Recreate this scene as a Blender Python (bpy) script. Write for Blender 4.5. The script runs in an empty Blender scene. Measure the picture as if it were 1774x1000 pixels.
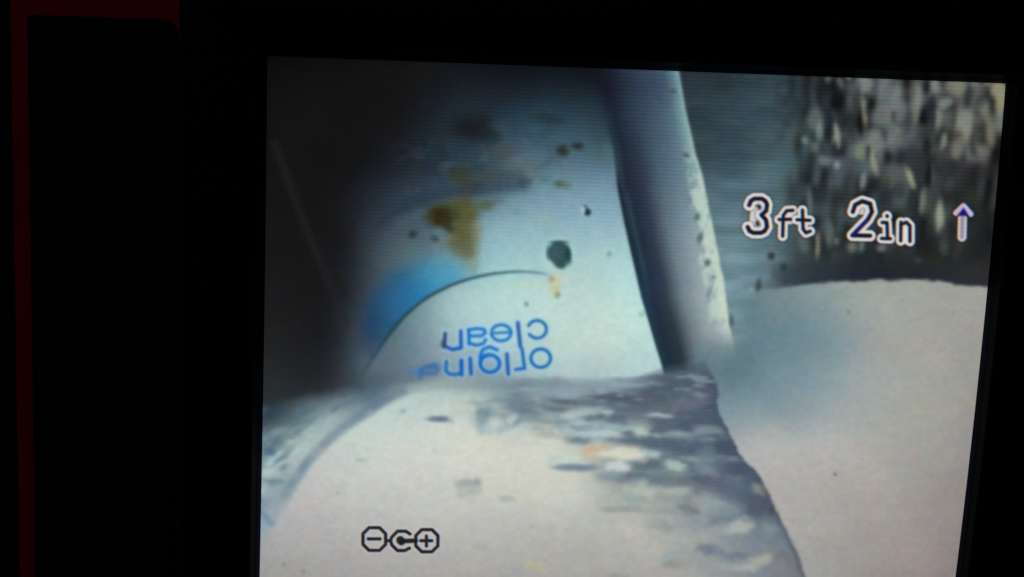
import bpy, bmesh, math
import numpy as np
from mathutils import Matrix, Vector

# ---------------------------------------------------------------- camera, world, lamp, exposure
scene = bpy.context.scene
scene.render.resolution_x, scene.render.resolution_y = 1024, 577
scene.view_settings.view_transform = 'Standard'
scene.view_settings.look = 'None'
scene.view_settings.exposure = 0.0
scene.view_settings.gamma = 1.0
scene.view_settings.use_curve_mapping = False

# The screen stands in the X-Z plane (X right, Z up, top-left corner of the picture at the origin) and faces -Y.
CAM_R = ((0.9948747765, -0.0458853077, 0.0901039266),
         (0.0564401725, 0.9913695279, -0.1183256777),
         (-0.0838968770, 0.1228047133, 0.9888783122))     # rows: right, down, forward in (x, down, depth)
CAM_C = (0.06903818, 0.02013999, -0.19876494)
FOCAL = 1700.0 / 1774.0                                     # focal length over picture width

def to_world(v):            # (x, down, depth) -> Blender
    return Vector((v[0], v[2], -v[1]))

cam_data = bpy.data.cameras.new('camera')
cam = bpy.data.objects.new('camera', cam_data)
scene.collection.objects.link(cam)
scene.camera = cam
cam_data.sensor_width = 36.0
cam_data.lens = 36.0 * FOCAL
cam_data.clip_start = 0.005
cam_data.clip_end = 50.0
rx, ry, rz = to_world(CAM_R[0]), -to_world(CAM_R[1]), -to_world(CAM_R[2])
m = Matrix(((rx.x, ry.x, rz.x), (rx.y, ry.y, rz.y), (rx.z, ry.z, rz.z))).to_4x4()
m.translation = to_world(CAM_C)
cam.matrix_world = m

world = bpy.data.worlds.new('World')
scene.world = world
world.use_nodes = True
wb = world.node_tree.nodes['Background']
wb.inputs[0].default_value = (0.6, 0.7, 1.0, 1)
wb.inputs[1].default_value = 0.0004                          # an almost dark room

lamp_data = bpy.data.lights.new('room_lamp', 'AREA')
lamp_data.shape = 'DISK'
lamp_data.size = 0.7
lamp_data.energy = 1.0
lamp_data.color = (1.0, 0.9, 0.78)
lamp = bpy.data.objects.new('room_lamp', lamp_data)
scene.collection.objects.link(lamp)
lamp.location = (-0.55, -0.9, 1.25)
lamp.rotation_euler = (Vector((0.0, 0.0, -0.05)) - lamp.location).to_track_quat('-Z', 'Y').to_euler()

# ---------------------------------------------------------------- video picture (numpy, procedural)
# The live picture on the LCD is worked out here as a colour field on the panel and stored as point colours.
# Design coordinates: X0..X0+CW, Y0..Y0+CH (one unit is about 0.11 mm of panel).
X0, Y0, CW, CH = 430, 80, 1340, 1060
rng = np.random.default_rng(7)
GX, GY = np.meshgrid(np.arange(CW, dtype=np.float32) + X0, np.arange(CH, dtype=np.float32) + Y0)

def sstep(a, b, x):
    t = np.clip((x - a) / (b - a), 0, 1)
    return t * t * (3 - 2 * t)

def noise(sx, sy, ang=0.0, seed=0, octaves=1, gx=None, gy=None):
    gx = GX if gx is None else gx
    gy = GY if gy is None else gy
    c, s = math.cos(ang), math.sin(ang)
    u = (gx * c + gy * s) / sx
    v = (-gx * s + gy * c) / sy
    out = 0; amp = 1.0; tot = 0
    for o in range(octaves):
        tab = np.random.default_rng(seed * 31 + o).random((256, 256)).astype(np.float32)
        iu = np.floor(u); iv = np.floor(v)
        fu = u - iu; fv = v - iv
        iu = iu.astype(np.int64) & 255; iv = iv.astype(np.int64) & 255
        fu = fu * fu * (3 - 2 * fu); fv = fv * fv * (3 - 2 * fv)
        a = tab[iv, iu]; b = tab[iv, (iu + 1) & 255]
        d = tab[(iv + 1) & 255, iu]; e = tab[(iv + 1) & 255, (iu + 1) & 255]
        out = out + amp * ((a * (1 - fu) + b * fu) * (1 - fv) + (d * (1 - fu) + e * fu) * fv)
        tot += amp; amp *= 0.5; u = u * 2.03 + 17; v = v * 2.03 + 31
    return out / tot

def field(pts, power=0, s=8.0):
    """smooth colour field through control points, at quarter resolution"""
    q = 4
    gx = GX[::q, ::q]; gy = GY[::q, ::q]
    P_ = np.array(pts, np.float64); xy = (P_[:, :2] - 900) / 300.0; col = P_[:, 2:5]; k = s / 300.0
    n = len(xy)
    d = np.sqrt(((xy[:, None] - xy[None]) ** 2).sum(-1) + k * k)
    A_ = np.zeros((n + 3, n + 3)); A_[:n, :n] = d - np.eye(n) * 0.02; A_[:n, n] = 1; A_[:n, n + 1:] = xy; A_[n:, :n] = A_[:n, n:].T
    wts = np.linalg.solve(A_, np.concatenate([col, np.zeros((3, 3))]))
    fx = (gx - 900) / 300.0; fy = (gy - 900) / 300.0
    f = wts[n] + fx[..., None] * wts[n + 1] + fy[..., None] * wts[n + 2]
    for m_ in range(n):
        f = f + np.sqrt((fx - xy[m_, 0]) ** 2 + (fy - xy[m_, 1]) ** 2 + k * k)[..., None] * wts[m_]
    f = np.clip(blur(f.astype(np.float32), 1), 3, 245)
    # bilinear back to full size
    yi = np.clip((GY[:, 0] - Y0) / q, 0, gx.shape[0] - 1.001); xi = np.clip((GX[0] - X0) / q, 0, gx.shape[1] - 1.001)
    y0 = yi.astype(int); x0 = xi.astype(int); fy = (yi - y0)[:, None, None]; fx = (xi - x0)[None, :, None]
    y1 = np.minimum(y0 + 1, gx.shape[0] - 1); x1 = np.minimum(x0 + 1, gx.shape[1] - 1)
    return (f[y0][:, x0] * (1 - fx) + f[y0][:, x1] * fx) * (1 - fy) + (f[y1][:, x0] * (1 - fx) + f[y1][:, x1] * fx) * fy

def interp(pts, v, by='y'):
    p = np.array(pts, float)
    return np.interp(v, p[:, 1], p[:, 0]) if by == 'y' else np.interp(v, p[:, 0], p[:, 1])

def over(C, col, a):
    C += (np.asarray(col, np.float32) - C) * a[..., None]

def box(x0, y0, x1, y1):
    a = max(int(x0) - X0, 0); b = min(int(x1) - X0 + 1, CW); c = max(int(y0) - Y0, 0); d = min(int(y1) - Y0 + 1, CH)
    return slice(c, d), slice(a, b)

def blob(C, x, y, rx, ry, col, alpha=1.0, ang=0.0, soft=0.6, rough=0.0, seed=1, p=2.0):
    R = max(rx, ry) * 1.7 + 4
    S = box(x - R, y - R, x + R, y + R)
    gx = GX[S] - x; gy = GY[S] - y
    c, s = math.cos(ang), math.sin(ang)
    d = (np.abs((gx * c + gy * s) / rx) ** p + np.abs((-gx * s + gy * c) / ry) ** p) ** (1 / p)
    if rough:
        d = d + (noise(max(rx * .55, 3), max(ry * .55, 3), seed=seed, octaves=2, gx=GX[S], gy=GY[S]) - .5) * rough
    a = alpha * (1 - sstep(1 - soft, 1 + soft, d))
    over(C[S], col, a)

def seg_dist(S, pts):
    gx, gy = GX[S], GY[S]
    D = np.full(gx.shape, 1e9, np.float32)
    for (ax, ay), (bx, by) in zip(pts[:-1], pts[1:]):
        dx, dy = bx - ax, by - ay
        t = np.clip(((gx - ax) * dx + (gy - ay) * dy) / max(dx * dx + dy * dy, 1e-6), 0, 1)
        D = np.minimum(D, np.hypot(gx - ax - t * dx, gy - ay - t * dy))
    return D

def arc(cx, cy, rx, ry, a0, a1, n=18, rot=0.0):
    out = []
    for i in range(n + 1):
        a = math.radians(a0 + (a1 - a0) * i / n)
        x, y = rx * math.cos(a), ry * math.sin(a)
        out.append((cx + x * math.cos(rot) - y * math.sin(rot), cy + x * math.sin(rot) + y * math.cos(rot)))
    return out

def strokes(C, lines, w, col, alpha=1.0, soft=1.2):
    xs = [p[0] for l in lines for p in l]; ys = [p[1] for l in lines for p in l]
    S = box(min(xs) - w - 6, min(ys) - w - 6, max(xs) + w + 6, max(ys) + w + 6)
    D = np.minimum.reduce([seg_dist(S, l) for l in lines])
    over(C[S], col, alpha * (1 - sstep(w / 2 - soft, w / 2 + soft, D)))
    return S, D

def poly_in(pts, gx=None, gy=None):
    gx = GX if gx is None else gx; gy = GY if gy is None else gy
    ins = np.zeros(gx.shape, bool)
    n = len(pts)
    for i in range(n):
        x1, y1 = pts[i]; x2, y2 = pts[(i + 1) % n]
        if y1 == y2: continue
        c = ((y1 > gy) != (y2 > gy)) & (gx < (x2 - x1) * (gy - y1) / (y2 - y1) + x1)
        ins ^= c
    return ins

def blur(a, r):
    """separable box blur run twice"""
    for _ in range(2):
        for ax in (0, 1):
            p = [(0, 0)] * a.ndim; p[ax] = (r + 1, r)
            c = np.cumsum(np.pad(a, p, mode='edge'), axis=ax, dtype=np.float64)
            n = a.shape[ax]
            hi = [slice(None)] * a.ndim; lo = [slice(None)] * a.ndim
            hi[ax] = slice(2 * r + 1, 2 * r + 1 + n); lo[ax] = slice(0, n)
            a = ((c[tuple(hi)] - c[tuple(lo)]) / (2 * r + 1)).astype(np.float32)
    return a

ARC = [(628, 648), (645, 622), (665, 592), (690, 560), (715, 535), (745, 513), (790, 491), (840, 477), (890, 471), (935, 473), (957, 479)]
BOTTLE_R = [(1024, 80), (1038, 150), (1052, 220), (1063, 262), (1069, 324), (1081, 385), (1094, 442), (1111, 516), (1122, 552), (1136, 600), (1146, 632), (1153, 660)]
BOTTLE_L = [(770, 80), (722, 150), (672, 230), (632, 320), (607, 420), (597, 520), (592, 620), (600, 700)]
def smooth_line(p, n=8):
    out = []
    for i in range(len(p) - 1):
        a, b, c, d = p[max(i - 1, 0)], p[i], p[i + 1], p[min(i + 2, len(p) - 1)]
        for k in range(n):
            t = k / n
            out.append(tuple(.5 * (2 * b[q] + (c[q] - a[q]) * t + (2 * a[q] - 5 * b[q] + 4 * c[q] - d[q]) * t * t + (3 * b[q] - a[q] - 3 * c[q] + d[q]) * t ** 3) for q in (0, 1)))
    return out + [p[-1]]
ARC = smooth_line(ARC)
EDGE_R = [(1169, 80), (1177, 125), (1188, 189), (1205, 263), (1218, 307), (1231, 377), (1242, 429), (1254, 490), (1262, 550), (1267, 580), (1280, 640)]
MOUND_TOP = [(1200, 560), (1290, 512), (1320, 503), (1350, 499), (1400, 493), (1460, 488), (1530, 485), (1600, 485), (1626, 486), (1640, 491), (1709, 498), (1780, 504)]
FORE_R = [(1195, 600), (1222, 628), (1240, 660), (1245, 710), (1268, 762), (1281, 785), (1320, 830), (1340, 872), (1360, 915), (1379, 950), (1395, 1000), (1440, 1100), (1460, 1140)]
FORE_TOP = [(430, 706), (520, 692), (600, 678), (680, 668), (760, 658), (850, 657), (940, 657), (1030, 657), (1100, 655), (1150, 642), (1200, 634), (1240, 634)]

def paint_picture():
    C = np.zeros((CH, CW, 3), np.float32)
    region = np.zeros((CH, CW), np.int8)           # 0 dark pipe, 1 bottle ...
    # ---- bottle and the dark pipe on its left
    B = [(470,110,12,12,12),(560,110,15,15,15),(650,110,18,18,18),(740,115,22,22,24),(470,200,19,19,19),(560,200,20,20,20),(650,200,20,20,21),
         (470,300,21,21,21),(560,300,20,20,20),(620,300,22,22,24),(470,400,23,23,23),(560,400,23,23,24),(600,400,27,28,32),(470,500,27,27,29),
         (560,500,24,24,26),(600,500,32,34,40),(470,580,31,32,34),(560,580,27,28,32),(585,580,32,36,42),(615,580,54,64,74),(620,520,46,54,64),(470,650,38,42,45),(560,650,34,38,42),
         (596,620,44,52,60),(625,620,74,90,100),(650,632,94,114,124),(640,652,80,98,108),(612,655,58,70,80),(500,685,40,45,48),(520,560,28,28,30),(530,450,23,23,24),(850,150,24,30,38),(920,155,25,34,42),(1000,155,27,35,45),(760,140,21,24,28),(680,160,20,20,21),(640,250,21,22,24),(660,290,25,28,34),
         (800,130,22,26,32),(880,125,18,22,28),(960,125,18,24,32),(1030,130,18,22,30),(760,170,24,30,36),(800,190,32,44,53),(760,220,30,40,48),
         (700,200,22,22,24),(700,250,28,31,38),(740,262,32,44,56),(800,258,40,56,70),(860,180,30,42,52),(900,200,36,60,74),(960,200,42,68,84),
         (1020,200,38,60,74),(860,230,48,70,84),(940,240,58,88,106),(1020,240,58,86,102),(900,280,80,104,118),(960,275,78,105,122),
         (1030,285,84,114,132),(820,290,50,68,82),(740,300,40,54,66),(780,275,42,58,72),(850,268,50,68,80),(1045,258,60,86,96),(1000,262,70,98,114),(1035,225,46,68,80),(690,300,32,38,48),(660,340,34,42,52),(700,350,45,60,76),
         (900,320,94,126,140),(960,320,105,142,158),(1040,320,110,148,168),(840,330,72,96,110),(900,370,125,165,178),(970,360,125,162,180),
         (1050,370,132,170,188),(850,390,128,168,182),(645,430,54,66,78),(690,420,72,90,102),(740,425,84,108,116),(700,390,62,80,94),(700,400,66,84,98),(860,430,145,188,196),
         (920,430,150,192,198),(1010,430,155,195,200),(1060,430,162,202,203),(850,460,152,196,200),(920,460,160,200,200),(1050,480,175,212,208),
         (1085,500,182,222,220),(1000,480,175,208,204),
         (700,600,100,124,138),(680,630,92,112,126),(660,650,82,100,114),(740,560,125,158,166),(720,620,113,134,148),(780,530,160,195,198),
         (800,600,152,180,186),(780,640,130,155,168),(850,510,175,212,210),(900,520,182,216,212),(860,600,168,202,206),(950,540,188,216,210),
         (1000,600,188,215,207),(1000,540,188,214,208),(1060,540,191,219,209),(1100,560,190,225,216),(1060,600,191,217,207),(1115,610,180,212,210),
         (930,635,165,194,197),(1040,640,170,195,195),(850,645,122,150,166),(640,560,58,74,88),(622,360,30,34,42),(652,385,48,60,72),(685,335,44,58,70),(642,480,54,66,78),(662,452,66,84,94),(618,450,38,44,52),(620,560,54,64,74),(606,520,36,41,48),(604,420,27,29,33),(640,330,32,38,48)]
    C[:] = field(B)
    region[GX > interp(BOTTLE_L, GY)] = 1
    gl = C.mean(axis=2, keepdims=True); C[:] = C * .91 + gl * .09
    # faint scratch of light on the pipe wall
    strokes(C, [[(476, 250), (520, 370), (566, 480), (600, 560)]], 14, (38, 38, 40), .45, 7)
    # cloudy dirt on the shoulder of the bottle
    n1 = noise(46, 26, -.3, 3, 3); n2 = noise(18, 12, -.3, 5, 2)
    m = sstep(650, 760, GX) * (1 - sstep(330, 372, GY + (GX - 800) * .18)) * sstep(120, 170, GY) * (1 - sstep(880, 1010, GX))
    over(C, (30, 38, 48), m * sstep(.48, .75, n1) * .42)
    over(C, (120, 150, 165), m * sstep(.62, .8, n2) * .12 * sstep(220, 280, GY))
    # shoulder shade line
    strokes(C, [smooth_line([(636, 398), (680, 370), (730, 348), (790, 335), (850, 326), (905, 318)])], 26, (38, 50, 66), .5, 13)
    strokes(C, [smooth_line([(690, 384), (740, 366), (790, 354), (850, 345), (915, 336)])], 18, (110, 146, 160), .14, 9)
    strokes(C, [[(770, 300), (830, 306), (900, 300)]], 20, (52, 64, 72), .45, 10)
    for q in ((815,222,30,20,(24,25,27),.9,0),(842,230,18,10,(30,36,38),.7,.3),(800,302,17,15,(50,56,44),.85,.2),(868,262,22,12,(66,78,76),.7,-.2),
              (905,290,26,16,(84,104,104),.5,0),(845,305,40,10,(62,72,74),.6,-.1),(975,261,9,9,(38,44,36),.95,.2),(1000,253,10,5.5,(34,42,46),.95,.1),
              (1040,262,12,9,(72,96,98),.5,0),(974,320,12,7,(88,108,92),.9,.2),(968,318,6,5,(70,84,66),.6,0),(948,205,26,9,(32,46,52),.7,.1),(1052,186,5,14,(40,32,30),.7,0),
              (715,406,7,6,(40,50,48),.9,0),(753,414,7,5,(52,66,66),.8,.4),(1055,441,4,5,(116,150,154),.9,0),(912,527,4,4,(118,148,150),.9,0),
              (1112,545,5,5,(150,180,176),.8,0),(945,385,12,10,(150,172,160),.55,0),(895,367,8,5,(108,146,156),.6,0),(1052,262,8,12,(80,110,112),.4,0)):
        blob(C, q[0], q[1], q[2], q[3], q[4], q[5] * .9, q[6], .8, .7, int(q[0]))
    # main olive stain with its drip
    for q in ((806,398,21,50,(88,90,54),.85,-.12),(800,362,34,17,(78,80,50),.8,-.1),(775,372,34,15,(66,66,40),.8,.1),(790,424,20,20,(92,92,60),.7,.5),(762,376,22,17,(46,38,18),.98,.3),(776,392,17,8,(52,54,36),.85,.7),
              (812,372,12,14,(98,96,54),.6,0),(842,356,13,8,(80,86,62),.7,-.3),(862,348,12,6,(80,92,82),.35,-.3),(798,392,9,24,(84,92,52),.5,0),(808,438,13,14,(104,100,68),.7,0),(818,462,9,17,(142,142,122),.6,.2),
              (805,322,14,22,(60,68,60),.6,.1),(826,408,9,22,(128,132,112),.5,0)):
        blob(C, q[0], q[1], q[2], q[3], q[4], q[5], q[6], .75, .8, int(q[0]))
    # blue patch outside the cap line
    bl = field([(650,560,30,70,108),(638,605,48,68,90),(680,520,38,96,140),(715,500,36,114,164),(755,478,66,146,184),(795,462,86,150,176),(655,505,44,78,104),(700,466,52,98,124),(735,530,34,112,164),(665,585,48,80,104)])
    bm = blur(poly_in([(634,618),(634,560),(644,515),(668,482),(715,462),(752,450),(775,452),(800,462),(832,474),(790,491),(745,513),(715,535),(690,560),(665,592),(645,622)]).astype(np.float32), 20)
    arcy = interp(ARC, GX, 'x')
    above = 1 - sstep(-2, 2, GY - arcy)
    over(C, bl, np.clip(bm * 1.6, 0, 1) * .9 * np.where(GX < 960, above, 0))
    # cap line
    S = box(610, 440, 990, 670); D = seg_dist(S, ARC); gx_ = GX[S]
    w_ = np.interp(gx_, [640, 700, 800, 960], [3.6, 3.2, 2.7, 1.9])
    al_ = np.interp(gx_, [630, 680, 860, 935, 962], [.25, .85, .8, .6, 0])
    cl_ = np.array((32, 64, 78), np.float32) * np.interp(gx_, [640, 850, 960], [1, 1.15, 1.7])[..., None]
    over(C[S], cl_, al_ * (1 - sstep(w_ - 2.2, w_ + 2.2, D)))
    # the hole with its drop-shaped shade and pale rim
    blob(C, 968, 441, 28, 30, (182, 222, 220), .45, 0, .3)
    hole = [(968 + 19.2 * math.cos(a), 438 + 19.5 * math.sin(a)) for a in [math.radians(t) for t in range(-200, 22, 8)]] + [(984, 455), (977, 464), (972, 466), (965, 462), (952, 450)]
    hm = blur(poly_in(hole).astype(np.float32), 2)
    over(C, (52, 80, 88), hm)
    blob(C, 985, 442, 5, 15, (26, 60, 66), .85, -.1, .6)
    blob(C, 968, 420, 16, 3.5, (36, 74, 84), .7, 0, .6); blob(C, 949, 438, 3, 12, (44, 84, 92), .6, 0, .6)
    blob(C, 972, 458, 10, 7, (40, 84, 86), .7, 0, .6)
    blob(C, 962, 440, 8, 10, (62, 90, 102), .6, 0, .7)
    blob(C, 1018, 368, 5.6, 6, (26, 42, 58), .95, .3, .5); blob(C, 1010, 364, 4, 6, (176, 206, 208), .7, 0, .6); blob(C, 1015, 359, 2.5, 5, (40, 60, 76), .6, -.7, .6)
    # tan drip
    blob(C, 961, 492, 9, 20, (198, 198, 158), .9, .05, .6, .4, 3); blob(C, 955, 484, 5, 5, (150, 158, 132), .8, 0, .6); blob(C, 966, 511, 5, 6, (142, 152, 128), .85, 0, .6)
    blob(C, 914, 493, 14, 8, (186, 206, 186), .5, 0, .8); blob(C, 978, 485, 8, 6, (205, 205, 195), .5, 0, .8)
    # blue lettering, upside down
    def P(x, y): return (700 + x / 4.435, 490 + y / 4.435)
    def L(*pts): return [P(*p) for p in pts]
    ink = (18, 92, 172)
    rows = [
        (L(*arc(1022, 358, 72, 68, 205, 505 - 0)), 5.0, (24, 96, 160)),
        (L((874, 308), (893, 488)), 6.6, (34, 84, 176)),
        (L(*arc(746, 385, 76, 62, -160, 180)), 5.0, (20, 108, 190)), (L((672, 388), (822, 380)), 4.4, (26, 112, 190)),
        (L((496, 362), (500, 470)), 5.4, (16, 100, 200)), (L((498, 362), (560, 352), (615, 358), (626, 384), (596, 408), (502, 410)), 5.0, (18, 104, 196)),
        (L((500, 465), (556, 480), (610, 468), (628, 436)), 5.0, (18, 100, 190)),
        (L((436, 372), (438, 500), (372, 514), (312, 488)), 6.0, (16, 78, 180)), (L((316, 392), (308, 490)), 6.4, (44, 68, 112)),
        (L(*arc(1050, 580, 76, 71, 0, 360)), 5.2, (20, 92, 168)),
        (L((906, 508), (926, 658), (856, 666)), 5.6, (20, 96, 176)),
        (L((790, 548), (800, 702)), 6.4, (28, 84, 170)),
        (L(*arc(660, 622, 74, 66, 0, 360)), 6.0, (12, 92, 190)), (L((586, 625), (584, 560), (606, 512), (660, 492), (716, 516)), 5.4, (14, 104, 196)), (L((600, 560), (650, 545), (700, 562)), 4.0, (30, 120, 200)),
        (L((508, 582), (514, 702)), 6.4, (18, 86, 180)),
        (L((440, 598), (442, 708)), 7.0, (16, 84, 176)), (L((326, 606), (322, 680), (345, 700), (400, 706), (442, 690)), 6.0, (30, 100, 184)),
    ]
    for ln, w, col in rows:
        strokes(C, [ln], w + 8, (160, 214, 236), .4, 4)
    for ln, w, col in rows:
        strokes(C, [ln], w + .2, col, .93, 1.9)
    blob(C, 738, 641, 28, 8, (72, 116, 160), .65, -.12, .8, .8, 8); blob(C, 750, 634, 12, 5, (58, 108, 166), .5, -.2, .8, .6, 8); blob(C, 724, 646, 14, 6, (84, 124, 166), .65, 0, .8); strokes(C, [[(728, 654), (728, 642), (738, 635), (752, 634), (759, 640), (752, 647), (730, 648)]], 5, (46, 96, 160), .6, 3.2)
    blob(C, 768, 596, 5, 7, (58, 66, 96), .7, .2, .7)
    # ---- dark gap right of the bottle, pipe with its bright broken rim, wall beyond
    br = interp(BOTTLE_R, GY); er = interp(EDGE_R, GY)
    wavy = (noise(14, 22, 0, 21, 2) - .5) * 9
    W2 = field([(1190,130,30,40,58),(1260,130,32,42,58),(1330,130,40,62,74),(1200,200,34,52,66),(1260,200,38,58,74),(1330,200,46,70,84),(1220,270,42,64,80),
                (1290,270,46,74,90),(1340,290,58,88,98),(1240,330,64,94,108),(1280,370,74,106,118),(1260,420,78,108,120),(1300,450,86,116,126),(1280,500,92,126,136),
                (1320,490,84,112,120),(1370,450,66,88,98),(1400,400,58,80,88),(1400,480,52,66,78)])
    W2 *= (1 + (noise(60, 16, 0, 23, 3) - .5) * .35)[..., None]
    strip_t = np.clip((GX - br) / np.maximum(er - br, 1), 0, 1)
    prof_y = np.array([100, 150, 200, 300, 420, 520, 575])
    stops = np.array([0, .12, .30, .50, .68, .82, .92, 1.0])
    prof = np.array([
        [(18,22,30),(24,28,40),(36,44,60),(50,62,82),(58,72,92),(70,88,106),(96,126,138),(128,164,168)],
        [(18,22,30),(24,28,40),(36,44,60),(50,62,82),(58,72,92),(70,88,106),(98,130,140),(132,168,170)],
        [(34,46,60),(30,38,52),(44,58,74),(56,74,92),(68,90,108),(84,110,124),(110,144,150),(142,176,175)],
        [(52,74,88),(32,42,56),(44,56,70),(74,94,110),(92,114,130),(106,132,144),(132,162,168),(172,198,192)],
        [(36,56,66),(28,42,58),(50,60,76),(104,122,134),(130,148,158),(146,164,171),(182,202,196),(190,212,202)],
        [(32,66,88),(34,48,66),(48,60,74),(114,128,138),(146,160,166),(162,176,178),(194,210,198),(202,214,202)],
        [(34,60,74),(34,46,60),(42,54,64),(104,118,128),(140,154,160),(164,176,178),(190,202,196),(204,212,204)]], np.float32)
    yi = np.interp(GY, prof_y, np.arange(7)); y0 = np.clip(yi.astype(int), 0, 5); fy = (yi - y0)[..., None]
    si = np.interp(strip_t, stops, np.arange(8)); s0 = np.clip(si.astype(int), 0, 6); fs = (si - s0)[..., None]
    strip = (prof[y0, s0] * (1 - fs) + prof[y0, s0 + 1] * fs) * (1 - fy) + (prof[y0 + 1, s0] * (1 - fs) + prof[y0 + 1, s0 + 1] * fs) * fy
    C2 = W2
    # ---- rough crusted wall, upper right
    base = field([(1360,140,34,46,56),(1400,140,36,46,56),(1480,150,52,62,66),(1560,150,74,84,88),(1640,150,74,80,82),(1720,150,88,86,76),
                  (1380,220,44,62,72),(1440,220,40,54,64),(1520,220,66,78,82),(1600,220,58,66,70),(1680,220,72,78,76),(1730,230,76,78,76),
                  (1380,300,48,70,80),(1450,300,44,58,68),(1540,300,48,60,66),(1620,290,44,48,56),(1700,280,64,66,64),(1740,300,44,46,50),
                  (1390,380,50,70,78),(1450,380,44,60,66),(1540,380,42,52,58),(1620,380,48,58,58),(1700,380,38,42,46),
                  (1380,450,56,74,84),(1450,440,44,56,64),(1540,450,36,42,48),(1620,440,36,42,46),(1700,450,38,40,46),(1400,485,46,56,70),(1500,475,36,40,50),(1600,475,36,40,46),(1700,485,44,46,52)])
    # crust grains: slanted vertical flecks
    g1 = noise(24, 44, .10, 31, 1); g2 = noise(13, 27, .14, 33, 1); g3 = noise(7, 13, .1, 35, 1)
    fade = sstep(486, 425, GY) * sstep(1345, 1400, GX)
    gm = (g1 - .5) * .6 + np.sign(g2 - .5) * np.abs(g2 - .5) ** .8 * .8 + (g3 - .5) * .25 - .05
    gain = np.interp(GX, [1340, 1420, 1500, 1600, 1700], [.5, .8, 1., .95, .95]) * np.interp(GY, [120, 250, 330, 420, 480], [1.0, .95, .7, .55, .1])
    crust = base * (1 + np.clip(gm, -.62, 1.1) * 1.35 * gain * fade)[..., None]
    warm = np.clip(gm - .12, 0, 1) * fade * (.25 + sstep(1420, 1700, GX))
    crust[..., 2] -= warm * 16; crust[..., 0] += warm * 2; crust[..., 1] += warm * 4
    for x, y, rx, ry, col, al, an in [
        (1500,145,12,16,(128,142,140),.8,0),(1545,172,20,28,(112,124,124),.75,0),(1585,165,8,24,(112,112,92),.7,0),(1620,150,9,16,(146,150,146),.8,0),(1655,152,18,14,(138,134,106),.8,0),
        (1668,212,17,24,(138,142,122),.85,0),(1664,180,8,18,(120,124,116),.6,0),(1732,162,12,26,(160,144,96),.9,-.2),(1497,195,4.5,22,(152,154,108),.85,-.1),(1528,200,17,17,(108,122,118),.7,0),(1586,192,7,20,(124,126,100),.7,0),
        (1592,165,6,20,(136,148,148),.5,0),(1622,206,9,14,(138,130,126),.7,0),(1640,178,12,8,(134,144,142),.7,-.5),(1714,222,9,26,(132,126,98),.8,-.1),(1516,248,17,18,(124,138,130),.85,.2),(1489,262,8,14,(120,134,104),.8,0),
        (1513,280,5,22,(150,158,116),.9,-.25),(1445,230,5,15,(172,160,128),.9,.1),(1452,240,4,15,(160,176,172),.7,0),(1412,208,13,20,(92,116,112),.8,0),(1420,228,6,16,(120,150,150),.7,0),(1412,255,6,8,(112,126,84),.7,0),
        (1430,279,10,9,(112,124,128),.8,0),(1450,286,5,7,(132,152,150),.85,0),(1394,243,5,6,(128,136,136),.7,-.4),(1556,306,19,20,(84,98,92),.8,0),(1577,308,5,19,(154,166,118),.9,-.35),(1495,314,5,14,(122,146,140),.85,.15),
        (1635,244,5,12,(142,150,126),.85,.3),(1690,262,17,14,(108,106,92),.7,0),(1660,256,9,18,(124,116,98),.7,.2),(1455,145,5,10,(120,124,118),.8,0),(1470,134,5,4,(134,150,144),.8,0),(1435,136,5,7,(90,110,120),.7,0),
        (1628,374,7,22,(156,164,136),.9,.05),(1598,348,4.5,20,(122,134,118),.8,.1),(1437,402,7,20,(86,116,104),.8,0),(1416,424,3.5,20,(156,152,118),.95,0),(1403,352,3.5,22,(104,130,122),.7,0),(1476,428,8,9,(126,128,102),.8,0),
        (1493,426,4,12,(112,136,140),.7,.1),(1527,430,7,7,(134,126,132),.8,.3),(1590,452,6,5,(98,98,106),.8,.4),(1636,432,7,11,(56,76,62),.8,0),(1393,425,8,12,(86,112,108),.7,0),(1449,418,4,6,(132,134,128),.7,0),(1560,340,10,16,(84,96,90),.6,0),
        (1616,300,3,20,(84,96,106),.6,0),(1545,245,8,18,(104,120,118),.5,0),(1555,222,6,12,(110,122,112),.6,0),(1366,250,10,24,(74,100,102),.6,0),(1350,300,14,28,(66,96,100),.5,0)]:
        blob(crust, x, y, rx * 1.1, ry * 1.1, col, al, an, .5, .5, int(x + y))
    for x, y, rx, ry, col, al, an in [
        (1440,222,5,22,(18,36,48),.9,0),(1432,205,5,16,(22,38,74),.6,0),(1490,212,5,26,(14,18,20),.9,0),(1484,180,8,20,(34,40,46),.7,0),(1504,192,5,10,(26,44,80),.7,0),(1610,188,7,20,(34,38,66),.8,.2),(1678,166,7,18,(38,48,60),.85,.1),
        (1703,165,6,14,(70,76,80),.5,0),(1582,274,22,18,(46,48,60),.7,0),(1642,292,22,15,(40,42,50),.75,0),(1700,300,20,14,(42,43,47),.7,0),(1395,170,10,26,(26,34,38),.8,0),(1450,160,6,16,(24,30,30),.8,.1),(1617,208,4,18,(26,30,34),.8,.1),(1652,210,5,22,(58,52,48),.7,.1),
        (1705,225,4,14,(48,52,48),.8,0),(1686,258,6,16,(44,54,58),.8,-.2),(1645,235,6,12,(36,42,40),.8,0),(1625,243,8,10,(40,44,36),.6,0),(1504,262,4,12,(44,38,48),.8,0),(1575,200,6,12,(50,58,56),.6,0),(1548,202,5,10,(52,56,50),.6,0),(1560,215,10,5,(56,64,70),.6,0),
        (1410,420,4,22,(22,36,44),.85,0),(1665,330,14,30,(30,36,38),.6,0),(1690,400,18,34,(34,36,42),.7,0),(1560,330,8,14,(40,48,54),.5,0),(1425,330,10,20,(32,46,54),.5,0),(1470,345,12,22,(34,46,54),.5,0),(1360,170,6,14,(34,40,40),.6,0),(1320,180,5,12,(32,40,54),.4,0)]:
        blob(crust, x, y, rx, ry, col, al, an, .55, .6, int(x * 2 + y))
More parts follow.
